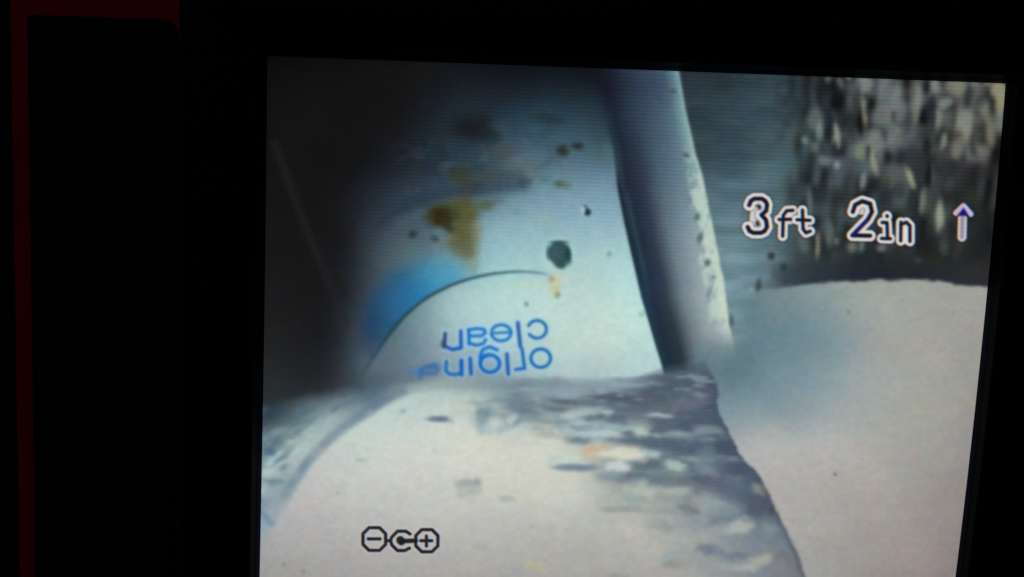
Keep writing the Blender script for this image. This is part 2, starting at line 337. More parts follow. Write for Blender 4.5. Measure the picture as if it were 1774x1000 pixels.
    gl = crust.mean(axis=2, keepdims=True); crust = gl * np.array((.985, 1.02, .995), np.float32) * .5 + crust * .5
    gw = W2.mean(axis=2, keepdims=True); W2[:] = gw * np.array((.86, 1.04, 1.1), np.float32) * .68 + W2 * .46
    xm = sstep(-24, 24, GX - (1372 + (GY - 130) * -.02 + (noise(24, 40, 0, 41, 2) - .5) * 60))
    over(C2, blur(crust, 2), xm)
    for x, y, r in ((1336,444,6),(1358,463,6)):
        blob(C2, x, y, r, r * 1.1, (34, 44, 52), .8, 0, .6, .4, x)
    blob(C2, 1314, 494, 5, 12, (52, 64, 64), .8, .1, .6); blob(C2, 1301, 502, 5, 5, (140, 160, 172), .6, 0, .7); blob(C2, 1310, 470, 14, 20, (92, 124, 130), .4, 0, .7)
    # dark shade band over the pale mound
    mt = interp(MOUND_TOP, GX, 'x')
    band = sstep(-62, -18, GY - mt) * sstep(1310, 1400, GX)
    over(C2, field([(1350,480,58,74,86),(1400,485,44,54,68),(1500,475,34,38,48),(1600,475,36,40,46),(1700,480,44,46,52)]), band * .85)
    # pipe strip over wall; broken bright rim
    sm = 1 - sstep(-3, 2.5, GX - (er + wavy * .35 * sstep(200, 300, GY)))
    over(C2, strip, sm)
    rimn = noise(9, 15, .2, 51, 2)
    rimw = np.interp(GY, [120, 200, 280, 360, 450, 575], [3, 10, 26, 30, 38, 34])
    rim = sstep(-1.15, -.75, (GX - er) / rimw) * sm * sstep(235, 340, GY) * (1 - sstep(545, 585, GY))
    over(C2, (190, 208, 192), rim * sstep(.38, .62, rimn + .12 * (GX - er + 20) / 30) * .75)
    over(C2, (120, 150, 154), rim * sstep(.62, .75, 1 - rimn) * .5)
    for x, y, rx, ry in ((1166,158,7,4),(1189,269,6,4),(1208,376,4.5,7),(1213,412,5,9),(1226,455,5,6),(1237,480,4,3),(1228,508,3,8),(1192,350,4,9),(1186,330,3,8)):
        blob(C2, x, y, rx, ry, (62, 82, 90) if rx > 4.2 else (108, 132, 134), .75, .3, .7, .3, x)
    blob(C2, 1267, 557, 4, 12, (62, 86, 98), .8, 0, .7)
    gapl = sstep(0, 5, GX - br) * (1 - sstep(8, 16, GX - br)) * sstep(300, 340, GY)
    over(C2, (26, 36, 50), (sstep(-1, 2, GX - br) - sstep(5, 9, GX - br)) * sstep(290, 330, GY) * np.interp(GY, [330, 420, 520], [.8, .6, .15]))
    over(C2, (66, 88, 96), (sstep(10, 14, GX - br) - sstep(16, 24, GX - br)) * sstep(320, 350, GY) * (1 - sstep(460, 540, GY)) * .4)
    right = sstep(-2.2, 2.2, GX - br)
    soften = sstep(260, 180, GY)
    right = right * (1 - soften) + sstep(-14, 14, GX - br) * soften
    over(C, C2, right)
    region[(GX > br)] = 2
    region[(GX > er)] = 3
    # ---- pale smooth mound on the right
    Mf = field([(1250,600,98,124,134),(1290,560,100,128,138),(1340,600,104,132,142),(1300,630,104,130,140),(1250,650,108,132,142),(1350,645,119,143,152),(1270,700,122,146,154),(1340,700,128,150,158),(1290,735,146,160,165),(1370,735,152,164,167),
                (1350,525,112,134,140),(1400,560,116,140,148),(1420,520,134,150,152),(1450,570,130,150,155),(1430,630,126,148,156),(1480,520,150,158,154),(1480,620,146,158,160),(1420,690,140,156,160),(1470,690,152,162,163),(1540,520,156,162,156),(1600,510,160,162,155),(1690,510,158,158,152),(1530,600,160,162,158),(1620,620,160,160,154),(1690,640,152,152,146),
                (1500,730,162,165,163),(1430,760,172,174,171),(1330,760,172,174,172),(1290,770,170,174,174),(1400,800,176,174,172),(1500,800,170,168,164),(1600,740,160,161,154),(1680,760,154,148,145),
                (1380,880,172,170,166),(1460,880,167,162,158),(1560,880,158,154,148),(1650,860,146,140,136),(1420,980,160,159,158),(1520,980,152,148,144),(1600,990,150,140,138),(1650,960,142,132,130),(1500,1090,140,136,132),(1650,1090,128,120,118)], 0, 20)
    Mf += ((noise(90, 60, 0, 61, 2) - .5) * 8)[..., None]
    mm = sstep(-4, 4, GY - mt - (noise(20, 10, 0, 63, 2) - .5) * 8) * sstep(-6, 46, GX - np.interp(GY, [480, 520, 580, 600, 640, 700], [1290, 1284, 1272, 1258, 1215, 1190]))
    over(C, Mf, mm)
    # smear where pipe, gap and mound meet
    over(C, (92, 118, 130), sstep(574, 606, GY) * sstep(1180, 1230, GX + (noise(30, 14, 0, 64, 2) - .5) * 30) * (1 - sstep(1260, 1330, GX)) * (1 - sstep(640, 690, GY)) * .75)
    over(C, (128, 148, 156), sstep(690, 640, GY) * 0 + np.exp(-((GX - 1255) / 34) ** 2 - ((GY - 588) / 20) ** 2) * .45)
    region[(mm > .5)] = 4
    for _ in range(60):
        blob(C, rng.uniform(1320, 1680), rng.uniform(510, 990), rng.uniform(1.5, 3), rng.uniform(1.5, 3), (110, 114, 112), rng.uniform(.1, .3), 0, .7)
    blob(C, 1447, 822, 3, 3, (96, 92, 80), .7, 0, .6); blob(C, 1470, 541, 4, 5, (110, 124, 126), .5, 0, .6)
    # ---- foreground: pale mound and streaky crust
    Ff = field([(460,700,42,52,58),(500,705,62,78,84),(560,690,80,98,106),(620,690,98,120,128),(650,690,88,108,120),(470,740,58,76,88),(480,765,104,130,140),(520,740,112,138,142),(560,715,124,148,152),
                (600,718,136,158,162),(500,790,168,184,184),(540,760,156,176,176),(460,800,140,162,170),(470,830,150,170,174),(500,830,140,160,168),(460,860,132,152,162),(480,890,156,170,176),(455,910,148,166,176),
                (560,820,188,192,188),(600,770,192,204,198),(540,870,186,184,182),(500,930,172,170,168),(620,850,193,193,190),(680,730,196,212,206),(700,780,206,210,202),(740,690,180,196,190),(800,690,190,204,196),
                (780,750,206,212,202),(850,700,160,182,182),(860,760,208,208,196),(900,800,206,208,198),(800,850,200,203,196),(700,880,190,192,188),(900,880,190,192,184),(1000,860,196,198,190),(980,800,206,208,196),
                (900,740,186,198,190),(960,730,200,206,192),(1100,900,182,184,176),(1000,930,178,178,172),(480,990,158,155,154),(600,980,166,164,163),(750,980,170,168,165),(900,980,168,167,164),(1050,980,166,166,163),(1150,960,172,172,168),
                (860,668,138,158,165),(940,668,140,160,168),(1000,668,150,172,180),(1080,665,150,172,180),(900,690,118,138,148),(960,690,100,118,130),(1040,688,98,114,128),(1150,650,84,98,112),(1200,645,72,84,100),(1225,640,70,82,96),(1020,700,96,112,126),(1100,700,88,102,118),(1180,690,84,98,116),(1225,680,80,94,110),
                (1040,740,104,122,134),(1120,740,90,104,118),(1200,740,84,95,112),(1040,770,170,180,174),(1100,790,110,126,138),(1180,790,94,110,124),(1250,790,74,88,108),(1100,830,126,138,142),(1180,830,120,134,140),(1280,830,80,94,112),
                (1140,860,150,158,154),(1220,860,134,144,148),(1300,880,94,110,124),(1180,900,160,168,164),(1260,910,128,142,150),(1330,920,112,124,134),(1220,950,146,154,154),(1300,960,130,138,144),(1350,980,124,128,132),(1200,1000,162,162,160),
                (480,1090,140,138,136),(800,1090,150,148,146),(1100,1090,150,150,146),(1350,1090,118,122,126)], 0, 8)
    ft = interp(FORE_TOP, GX, 'x') + (noise(40, 8, 0, 71, 2) - .5) * 10
    fr = interp(FORE_R, GY) + (noise(12, 12, 0, 73, 2) - .5) * 8
    # streak texture, strong along the right flank and the top
    k1 = noise(110, 17, .05, 75, 2); k2 = noise(44, 7, .06, 77, 1); k3 = noise(14, 6, .12, 78, 2)
    flank = np.clip(sstep(330, 60, fr - GX) * sstep(1010, 860, GY) + .9 * sstep(800, 690, GY) * sstep(840, 960, GX) * sstep(12, 34, GY - ft), 0, 1)
    wst = np.clip(sstep(880, 800, GY) * (.85 + .15 * sstep(1240, 1120, GX)), 0, 1)
    kk = ((k1 - .5) * 1.1 + (k2 - .5) * .9 + (k3 - .5) * .4) * wst * .8 + (noise(38, 20, .25, 79, 3) - .5) * 1.2 * (1 - wst * .5) - .02
    over(Ff, (72, 80, 94), np.clip(-kk * 1.8, 0, .62) * flank)
    over(Ff, (184, 202, 196), np.clip(kk * 1.8 - .12, 0, .7) * flank * np.interp(GX, [900, 1150, 1230, 1300], [1, .8, .55, .6]))
    crest = sstep(4, 20, GY - ft) * sstep(70, 36, GY - ft - np.interp(GX, [760, 900, 1100], [0, 16, 30])) * sstep(760, 880, GX)
    over(Ff, (92, 106, 120), crest * sstep(.46, .62, noise(46, 9, .08, 88, 2)) * .4 * sstep(24, 40, GY - ft))
    # streaks at the far left, curving with the mound
    th = np.hypot(GX - 800, (GY - 1050)); ang = np.arctan2(GY - 1050, GX - 800)
    lf = .6 * noise(15, .14, 0, 81, 3, gx=th, gy=ang) + .4 * noise(24, 9, -.45, 82, 2)
    lm = sstep(372, 400, th) * sstep(700, 600, GX)
    over(Ff, (84, 108, 126), np.clip((.5 - lf) * 3.2, 0, .65) * lm)
    over(Ff, (182, 202, 204), np.clip((lf - .47) * 3.4, 0, .75) * lm * sstep(715, 780, GY))
    strokes(Ff, [[(455, 890), (470, 908), (500, 912)]], 10, (108, 136, 158), .7, 5)
    for x, y, rx, ry, col, al, an in [
        (468,783,9,5,(70,102,130),.8,.1),(477,832,16,8,(104,130,150),.7,-.1),(470,820,18,7,(186,204,198),.6,0),(520,762,26,8,(178,196,190),.6,-.5),(560,735,26,8,(162,182,184),.5,-.5),
        (759,726,18,4.5,(102,118,136),.9,.03),(698,712,5,4,(140,164,168),.7,0),(624,797,10,4,(168,184,176),.8,0),(812,846,18,16,(168,176,166),.75,.1),(808,836,18,4.5,(150,162,164),.7,0),(826,834,6,5,(146,158,164),.6,-.5),(878,865,12,4,(164,176,170),.8,0),
        (840,718,14,12,(108,132,142),.8,-.3),(838,735,14,14,(140,166,172),.6,0),(855,735,10,10,(196,206,202),.7,0),(875,742,14,5,(150,176,182),.7,-.3),(895,728,14,8,(120,144,154),.7,-.5),(910,705,24,10,(104,124,136),.7,.15),(888,726,8,6,(192,206,200),.7,-.6),
        (930,735,22,8,(140,160,162),.5,0),(985,735,24,12,(128,150,160),.7,.2),(1025,752,34,9,(158,182,184),.8,-.1),(1002,762,16,5,(92,106,120),.7,.1),(1054,716,7,5,(178,204,200),.9,0),(990,722,14,4,(192,206,198),.7,0),
        (1112,749,13,6,(192,206,190),.85,0),(1080,742,28,4,(156,182,184),.8,.05),(1029,783,17,9,(202,172,146),.85,-.15),(1020,777,9,5,(196,172,144),.5,0),(1078,784,34,11,(210,213,196),.95,.03),(1130,786,14,6,(172,196,188),.8,.1),
        (985,797,18,6,(190,216,210),.6,0),(995,810,28,6,(130,148,160),.8,.02),(960,796,8,4,(172,196,198),.6,0),(1068,808,14,8,(186,198,196),.8,0),(1172,808,16,7,(168,194,184),.9,.2),(1220,795,16,18,(122,142,148),.5,.4),(1226,816,16,8,(134,146,152),.6,.3),
        (1064,690,46,5,(76,86,106),.8,.03),(1010,672,60,9,(152,174,182),.75,-.03),(960,678,40,7,(140,162,172),.6,.05),(1108,716,56,12,(96,108,122),.6,.05),(1010,742,30,11,(176,196,200),.75,-.05),(1008,742,16,4,(112,132,146),.7,0),(1050,752,26,5,(186,204,206),.8,.05),
        (1142,719,17,3,(172,190,194),.85,.1),(1072,808,17,7,(198,206,204),.9,.03),(998,811,28,4,(112,128,142),.85,.02),(1062,828,22,4,(124,138,146),.8,.05),(1176,838,84,8,(106,115,124),.7,.07),(1160,850,34,7,(172,178,170),.75,.05),(1200,868,40,6,(150,158,156),.6,.06),(1106,838,20,5,(118,132,142),.7,.1),
        (1090,824,40,3,(96,110,126),.7,.02),(1240,838,40,8,(84,94,112),.6,.35),(1265,862,26,9,(88,100,116),.55,.5),(1245,880,30,10,(150,160,160),.5,.2),(1215,925,34,12,(162,168,166),.5,.1),(1170,935,30,10,(168,174,170),.5,0),(1300,930,26,14,(120,132,142),.5,.5),(1150,700,40,5,(88,98,114),.6,.08),(1195,700,30,8,(112,118,132),.5,-.2),
        (940,720,30,7,(122,142,150),.6,-.2),(965,708,24,5,(96,110,122),.6,.1),(1000,716,20,4,(188,204,202),.6,0),(905,742,16,6,(186,202,202),.6,-.5),
        (1150,775,20,8,(78,92,110),.7,.1),(1110,765,26,5,(86,100,116),.7,.05),(1060,824,16,7,(142,156,162),.7,-.1),(1140,835,26,7,(108,122,134),.7,0),(1110,850,22,14,(188,196,186),.7,0),(1098,866,14,8,(152,166,168),.7,.4),(1080,882,34,4.5,(142,154,152),.8,.02),
        (1160,886,26,5,(146,156,152),.7,.05),(1200,912,24,14,(148,156,160),.6,.1),(1280,912,20,12,(178,182,176),.8,-.1),(1255,895,18,10,(118,134,146),.6,0),(1224,952,14,8,(110,118,138),.8,.1),(1190,962,22,8,(146,160,160),.7,0),(1280,963,22,6,(108,118,136),.85,.05),
        (1315,972,18,9,(176,172,160),.8,-.3),(1290,985,30,5,(172,176,172),.6,.1),(1320,992,12,5,(116,132,156),.7,-.3),(1175,978,16,8,(146,148,142),.7,0),(1318,848,12,8,(146,152,140),.7,.6),(1340,885,6,9,(62,72,74),.7,0),(1284,785,5,8,(58,70,76),.7,0),(1250,958,3,3,(110,116,118),.8,0),
        (1075,1000,16,6,(150,148,144),.7,0),(1158,976,8,5,(126,130,120),.6,0),(920,975,14,8,(178,174,146),.8,.2),(935,985,10,6,(176,174,152),.6,0),(1050,968,12,7,(178,176,160),.6,0),(955,913,10,4,(172,178,172),.6,0),(922,912,5,3,(160,166,164),.6,0),(1158,965,10,8,(146,162,172),.5,0),
        (872,1000,6,4,(150,150,148),.5,0),(832,947,8,4,(160,160,158),.6,0),(492,978,3,3,(120,118,118),.7,0),(526,990,3,3,(126,130,116),.7,0),(584,855,3,3,(170,168,160),.7,0),(680,645,0.1,0.1,(0,0,0),0,0)]:
        blob(Ff, x, y, rx * 1.15, ry * 1.15, col, al, an, .55, 1.0, int(x + 3 * y), 3.2 if rx > 1.8 * ry else 2.2)
    Ff = .5 * Ff + .5 * blur(Ff, 2)
    edge = smooth_line([(440, 990), (462, 935), (485, 895), (520, 840), (545, 805), (590, 760), (630, 730), (665, 706), (700, 688), (740, 676), (800, 672)])
    inm = blur(poly_in(edge + [(800, 1200), (400, 1200)]).astype(np.float32), 3) * sstep(800, 720, GX)
    Fi = field([(500,930,174,172,171),(520,860,184,185,184),(560,810,192,196,192),(600,770,194,204,199),(650,730,192,208,203),(700,705,186,204,200),(760,690,184,200,196),(700,760,205,211,203),(620,850,194,195,192),(700,860,194,196,191),
                (480,990,158,155,154),(600,980,166,164,163),(760,980,170,168,165),(780,800,204,208,200),(780,740,206,213,204),(480,1090,140,138,136),(800,1090,150,148,146)], 0, 16)
    keepm = Ff.copy()
    over(Ff, Fi, inm)
    strokes(Ff, [edge[12:64]], 20, (104, 130, 148), 0.0, 9)
    off = [(x - 9, y - 8) for x, y in edge[14:66]]
    S = box(440, 640, 760, 960); D = seg_dist(S, off)
    over(Ff[S], (100, 126, 146), (1 - sstep(2, 14, D)) * (1 - inm[S]) * (.35 + .45 * noise(40, 30, .8, 87, 2)[S]) * sstep(890, 820, GY[S]))
    for x, y, rx, ry, col, al, an in [(759,726,18,4.5,(102,118,136),.9,.03),(698,712,5,4,(140,164,168),.7,0),(624,797,10,4,(168,184,176),.8,0),(492,978,3,3,(120,118,118),.7,0),(526,990,3,3,(126,130,116),.7,0),(584,855,3,3,(170,168,160),.7,0),(752,780,4,5,(186,188,184),.6,0),(640,715,8,4,(150,172,178),.5,-.4)]:
        blob(Ff, x, y, rx, ry, col, al, an, .6, .5, int(x))
    # dark edge on the right boundary
    over(Ff, (70, 82, 96), sstep(14, 2, fr - GX) * sstep(640, 680, GY) * .55)
    # grey streaked lip between bottle and foreground
    lip = np.exp(-((GY - ft - 10) / 11) ** 2) * sstep(690, 780, GX)
    over(Ff, (104, 120, 132), lip * .3 * (0.6 + .8 * noise(50, 6, 0, 83, 2)))
    over(Ff, (150, 170, 178), sstep(.62, .8, noise(34, 5, .02, 85, 2)) * sstep(2, 10, GY - ft) * sstep(60, 30, GY - ft) * sstep(760, 900, GX) * .6)
    softl = np.interp(GX, [430, 620, 720, 800, 1100, 1160, 1240], [22, 20, 16, 11, 9, 16, 18])
    fm = np.clip((GY - ft) / softl + .5, 0, 1) * (1 - sstep(-3.5, 3.5, GX - fr))
    over(C, Ff, fm)
    region[fm > .5] = 5
    # ---- overall LCD / video noise
    C *= (1 + (noise(9, 6, 0, 91, 2) - .5) * .06 + (noise(60, 44, .4, 92, 3) - .5) * .025)[..., None]
    hue = noise(22, 17, 0, 93, 2) - .5; hue2 = noise(19, 24, 0, 95, 2) - .5
    lum = C.mean(axis=2)
    k = np.interp(lum, [0, 25, 60, 120, 220], [.5, 2.5, 8, 8, 4.5])
    C[..., 0] += hue * k * 1.2; C[..., 1] += hue2 * k * .7; C[..., 2] -= hue * k * .6 + hue2 * k * .5
    C += ((rng.random((CH // 2 + 1, CW // 2 + 1)).astype(np.float32).repeat(2, 0).repeat(2, 1)[:CH, :CW] - .5) * 9 * np.clip(lum / 90, .2, 1))[..., None]
    C = np.clip(C, 4, 250)
    C = .25 * C + .75 * blur(C, 2)
    # ---- on-screen display
    def Q(x, y): return (1280 + x / 5.544, 330 + y / 5.544)
    def LQ(*p): return [Q(*a) for a in p]
    three = [LQ((100,142),(118,100),(150,80),(222,80),(258,104),(272,136),(264,196),(218,236),(262,284),(272,350),(248,392),(212,408),(140,408),(104,390),(86,352))]
    dot3 = [LQ((190, 150), (202, 168)), LQ((176, 312), (186, 326))]
    eff = [LQ((422,440),(428,240),(460,196),(520,192)), LQ((388,280),(500,278))]
    tee = [LQ((612,190),(618,372),(646,408),(686,392)), LQ((560,282),(684,288))]
    two = [LQ((1096,206),(1118,140),(1186,104),(1262,128),(1280,206),(1240,280),(1092,432),(1262,436))]
    eye = [LQ((1424,244),(1426,250)), LQ((1378,308),(1424,310),(1430,462)), LQ((1372,462),(1456,464))]
    enn = [LQ((1558,306),(1556,484)), LQ((1556,330),(1610,306),(1644,340),(1644,490))]
    marks = np.zeros((CH, CW), np.int8)
    def osd(lines, wf, wo, fill=(18, 18, 30), out=(228, 222, 220), mid=0):
        for ch, dx in ((0, -.9), (1, 0), (2, .9)):
            sh = [[(x + dx, y) for x, y in l] for l in lines]
            xs = [p[0] for l in sh for p in l]; ys = [p[1] for l in sh for p in l]
            S = box(min(xs) - 14, min(ys) - 14, max(xs) + 14, max(ys) + 14)
            D = np.minimum.reduce([seg_dist(S, l) for l in sh])
            a = 1 - sstep(wo - 1.3, wo + 1.0, D); c = C[S][..., ch]
            sh_ = (1 - sstep(wo, wo + 5, D)) * .5
            c += (c * .55 - c) * sh_
            c += (out[ch] - c) * a * .94
            f = 1 - sstep(wf - 1.2, wf + 1.2, D)
            c += (fill[ch] - c) * f * .96
            if ch == 1 and mid: marks[S][a > .4] = mid
    for pk in ([LQ((140,150),(215,165))], [LQ((130,310),(205,330))], [LQ((150,190),(140,300))], [LQ((1130,190),(1200,200))], [LQ((1600,400),(1600,480))]):
        osd(pk, .1, 7.0, (214, 208, 206), (214, 208, 206), mid=6)
    for g, dt in ((three, 1), (eff, 0), (tee, 0), (eye, 0), (enn, 0)):
        osd(g, 3.7 if dt else 3.0, 9.9 if dt else 8.6, (16, 18, 34), mid=6)
    osd(dot3, 2.2, 2.6, (40, 42, 60), (70, 70, 80), mid=6)
    osd(two, 3.7, 9.9, (14, 16, 30), mid=6)
    strokes(C, [LQ((1236, 286), (1108, 414))], 5, (34, 22, 150), .7, 1.6)
    def A(x, y): return (1374 + x / 4.435, 290 + y / 4.435)
    osd([[A(1252, 352), A(1310, 296), A(1366, 360)], [A(1300, 320), A(1298, 360)]], 1.0, 5.0, (200, 180, 214), (208, 186, 216), mid=7)
    osd([[A(1302, 392), A(1298, 536)]], 3.4, 8.0, (148, 138, 152), (214, 204, 206), mid=7)
    tri = poly_in([A(1310, 308), A(1262, 372), A(1352, 376)])
    over(C, (28, 14, 118), blur(tri.astype(np.float32), 1))
    def K(x, y): return (610 + x / 10.435, 890 + y / 10.435)
    def octa(cx, cy, r, c): return [K(cx + a, cy + b) for a, b in ((-r,-c),(-c,-r),(c,-r),(r,-c),(r,c),(c,r),(-c,r),(-r,c),(-r,-c))]
    icon = [octa(400, 460, 205, 95), octa(1350, 490, 200, 92), [K(290, 457), K(505, 457)], [K(625, 490), K(690, 490)],
            [K(1045, 368), K(970, 318), K(820, 318), K(715, 425), K(695, 490), K(715, 565), K(820, 668), K(950, 668), K(1035, 625)],
            [K(1240, 490), K(1440, 490)], [K(1342, 405), K(1342, 585)]]
    blobs = [[K(870, 478), K(890, 500)], [K(900, 495), K(1150, 490)]]
    for lines, w in ((icon, 2.9), (blobs[:1], 7.0), (blobs[1:], 3.9)):
        for ch, dx in ((0, .6), (1, 0), (2, -.6)):
            sh = [[(x + dx, y) for x, y in l] for l in lines]
            S = box(600, 880, 790, 985); D = np.minimum.reduce([seg_dist(S, l) for l in sh]); c = C[S][..., ch]
            if w < 3: c += (205 - c) * .35 * (1 - sstep(w, w + 5, D))
            c += ((30, 30, 38)[ch] - c) * (1 - sstep(w - 1.2, w + 1.2, D)) * .97
            if ch == 1: marks[S][D < w + 1] = 8
    Sx = box(1275, 325, 1700, 430); C[Sx] = .4 * C[Sx] + .6 * blur(C[Sx], 1)
    # lettering on the bottle as a mark of its own
    S = box(710, 548, 966, 662); D = np.minimum.reduce([seg_dist(S, ln) for ln, w, c in rows]); mk = marks[S]; mk[(D < 4.2) & (region[S] == 1)] = 9
    region = np.where(marks > 0, marks, region)
    # strength of the visible LCD rows and columns
    lum = C.mean(axis=2)
    rowa = sstep(560, 330, GY) * np.interp(lum, [10, 40, 110, 200], [.05, .085, .07, .006]) + .004 + .05 * (sstep(650, 700, GY) * sstep(900, 1150, GX) * sstep(1010, 800, GY) * np.interp(lum, [60, 150], [1, 0]))
    cola = (sstep(620, 720, GX) * sstep(1000, 880, GX) * sstep(350, 450, GY) * sstep(880, 760, GY) + .7 * sstep(1270, 1330, GX) * sstep(1560, 1420, GX) * sstep(300, 500, GY) * sstep(760, 640, GY)) * .022 + .003
    return C, region, rowa.astype(np.float32), cola.astype(np.float32)

# ---------------------------------------------------------------- materials
def new_mat(name):
    mt = bpy.data.materials.new(name); mt.use_nodes = True
    return mt, mt.node_tree.nodes, mt.node_tree.links, mt.node_tree.nodes['Principled BSDF']

def plastic(name, col, rough, grain=900.0, bump=0.15, spec=0.3, vary=0.25):
    mt, N, Lk, b = new_mat(name)
    tc = N.new('ShaderNodeTexCoord')
    nz = N.new('ShaderNodeTexNoise'); nz.inputs['Scale'].default_value = grain; nz.inputs['Detail'].default_value = 3
    big = N.new('ShaderNodeTexNoise'); big.inputs['Scale'].default_value = 60; big.inputs['Detail'].default_value = 5
    Lk.new(tc.outputs['Object'], nz.inputs['Vector']); Lk.new(tc.outputs['Object'], big.inputs['Vector'])
    mix = N.new('ShaderNodeMix'); mix.data_type = 'RGBA'
    mix.inputs[6].default_value = tuple(c * (1 - vary) for c in col) + (1,)
    mix.inputs[7].default_value = tuple(min(c * (1 + vary), 1) for c in col) + (1,)
    Lk.new(big.outputs['Fac'], mix.inputs[0]); Lk.new(mix.outputs[2], b.inputs['Base Color'])
    rr = N.new('ShaderNodeMapRange'); rr.inputs[3].default_value = rough - .08; rr.inputs[4].default_value = rough + .08
    Lk.new(big.outputs['Fac'], rr.inputs[0]); Lk.new(rr.outputs[0], b.inputs['Roughness'])
    bp = N.new('ShaderNodeBump'); bp.inputs['Strength'].default_value = bump; bp.inputs['Distance'].default_value = 0.0002
    Lk.new(nz.outputs['Fac'], bp.inputs['Height']); Lk.new(bp.outputs['Normal'], b.inputs['Normal'])
    b.inputs['Specular IOR Level'].default_value = spec
    return mt

M_RED = plastic('red_plastic', (0.42, 0.004, 0.018), 0.5, bump=.2, spec=.15)
M_BEZEL = plastic('black_bezel_plastic', (0.003, 0.003, 0.0032), 0.45, spec=.1)
M_GLOW_RING = plastic('dark_blue_painted_glow', (0.004, 0.008, 0.035), 0.5, spec=.1)  # navy stands in for screen glow beside the picture
M_PANEL = plastic('black_panel_rubber', (0.008, 0.008, 0.009), 0.6, spec=.12)
M_BACK = plastic('black_display_backing', (0.004, 0.004, 0.005), 0.4, spec=.2)

def lcd_material():
    mt, N, Lk, b = new_mat('lcd_picture')
    b.inputs['Base Color'].default_value = (0.004, 0.004, 0.005, 1)
    b.inputs['Roughness'].default_value = 0.35
    b.inputs['Specular IOR Level'].default_value = 0.15
    col = N.new('ShaderNodeAttribute'); col.attribute_name = 'picture'
    ra = N.new('ShaderNodeAttribute'); ra.attribute_name = 'row_strength'
    ca = N.new('ShaderNodeAttribute'); ca.attribute_name = 'column_strength'
    tc = N.new('ShaderNodeTexCoord'); sp = N.new('ShaderNodeSeparateXYZ'); Lk.new(tc.outputs['Object'], sp.inputs[0])
    def mth(op, a, c):
        n = N.new('ShaderNodeMath'); n.operation = op
        for i, v in enumerate((a, c)):
            if v is None: continue
            if isinstance(v, (int, float)): n.inputs[i].default_value = v
            else: Lk.new(v, n.inputs[i])
        return n.outputs[0]
    def wave(coord, period, amp):
        s = mth('SINE', mth('MULTIPLY', coord, 2 * math.pi / period), None)
        return mth('ADD', mth('MULTIPLY', s, amp), 1.0)
    k = mth('MULTIPLY', wave(sp.outputs['Z'], ROW_PITCH, ra.outputs['Fac']), wave(sp.outputs['X'], COLUMN_PITCH, ca.outputs['Fac']))
    vm = N.new('ShaderNodeVectorMath'); vm.operation = 'SCALE'
    Lk.new(col.outputs['Color'], vm.inputs[0]); Lk.new(k, vm.inputs['Scale'])
    Lk.new(vm.outputs[0], b.inputs['Emission Color']); b.inputs['Emission Strength'].default_value = 1.0
    mt.cycles.emission_sampling = 'NONE'
    return mt
ROW_PITCH, COLUMN_PITCH = 0.00077, 0.00046
M_LCD = lcd_material()

# ---------------------------------------------------------------- shapes
def link(o, parent=None):
    scene.collection.objects.link(o)
    if parent is not None: o.parent = parent
    return o

def mesh_obj(name, verts, faces, mat, parent, smooth=False):
    me = bpy.data.meshes.new(name)
    me.from_pydata([tuple(v) for v in verts], [], faces)
    bm = bmesh.new(); bm.from_mesh(me); bmesh.ops.recalc_face_normals(bm, faces=bm.faces); bm.to_mesh(me); bm.free()
    me.materials.append(mat)
    if smooth:
        for p in me.polygons: p.use_smooth = True
    return link(bpy.data.objects.new(name, me), parent)

MM = 0.001
PW, PH = 145.0, 118.0                                        # visible picture, mm

def rounded(x0, y0, x1, y1, r, n=8):
    """outline (x, down) of a rectangle whose corner radii are tl, tr, br, bl"""
    out = []
    for (cx, cy, a0, q) in ((x0 + r[0], y0 + r[0], 180, r[0]), (x1 - r[1], y0 + r[1], 270, r[1]), (x1 - r[2], y1 - r[2], 0, r[2]), (x0 + r[3], y1 - r[3], 90, r[3])):
        for i in range(n + 1):
            a = math.radians(a0 + 90 * i / n); out.append((cx + q * math.cos(a), cy + q * math.sin(a)))
    return out

def inset(pts, d):
    """move an outline inward by d along its normals (clockwise in x, down)"""
    n = len(pts); out = []
    for i in range(n):
        ax, ay = pts[i - 1]; bx, by = pts[(i + 1) % n]
        tx, ty = bx - ax, by - ay; l = math.hypot(tx, ty) or 1
        out.append((pts[i][0] - ty / l * d, pts[i][1] + tx / l * d))
    return out

def slab(name, outline, z_back, z_front, edge, mat, parent):
    """extruded outline with a rounded front edge; depths in mm, towards the viewer is negative"""
    rings = [(0.0, z_back), (0.0, z_front + edge)]
    for i in range(1, 7):
        a = math.radians(90 * i / 6); rings.append((edge * (1 - math.cos(a)), z_front + edge * (1 - math.sin(a))))
    verts, faces = [], []; n = len(outline)
    for d, z in rings:
        for x, y in inset(outline, d): verts.append((x * MM, z * MM, -y * MM))
    for k in range(len(rings) - 1):
        for i in range(n):
            j = (i + 1) % n; faces.append((k * n + i, k * n + j, (k + 1) * n + j, (k + 1) * n + i))
    faces.append(tuple(range(n))); faces.append(tuple(range((len(rings) - 1) * n, len(rings) * n)))
    return mesh_obj(name, verts, faces, mat, parent)

# ---------------------------------------------------------------- the monitor
monitor = link(bpy.data.objects.new('inspection_monitor', None))
monitor.location = (0.0, 0.0, -0.152)
bpy.context.view_layer.update()
monitor['label'] = 'red and black pipe inspection monitor with its lit screen showing a bottle in a pipe'
monitor['category'] = 'monitor'

def keep(o):                                                 # parts are modelled in screen coordinates
    o.location = (0, 0, 0.152)
    return o

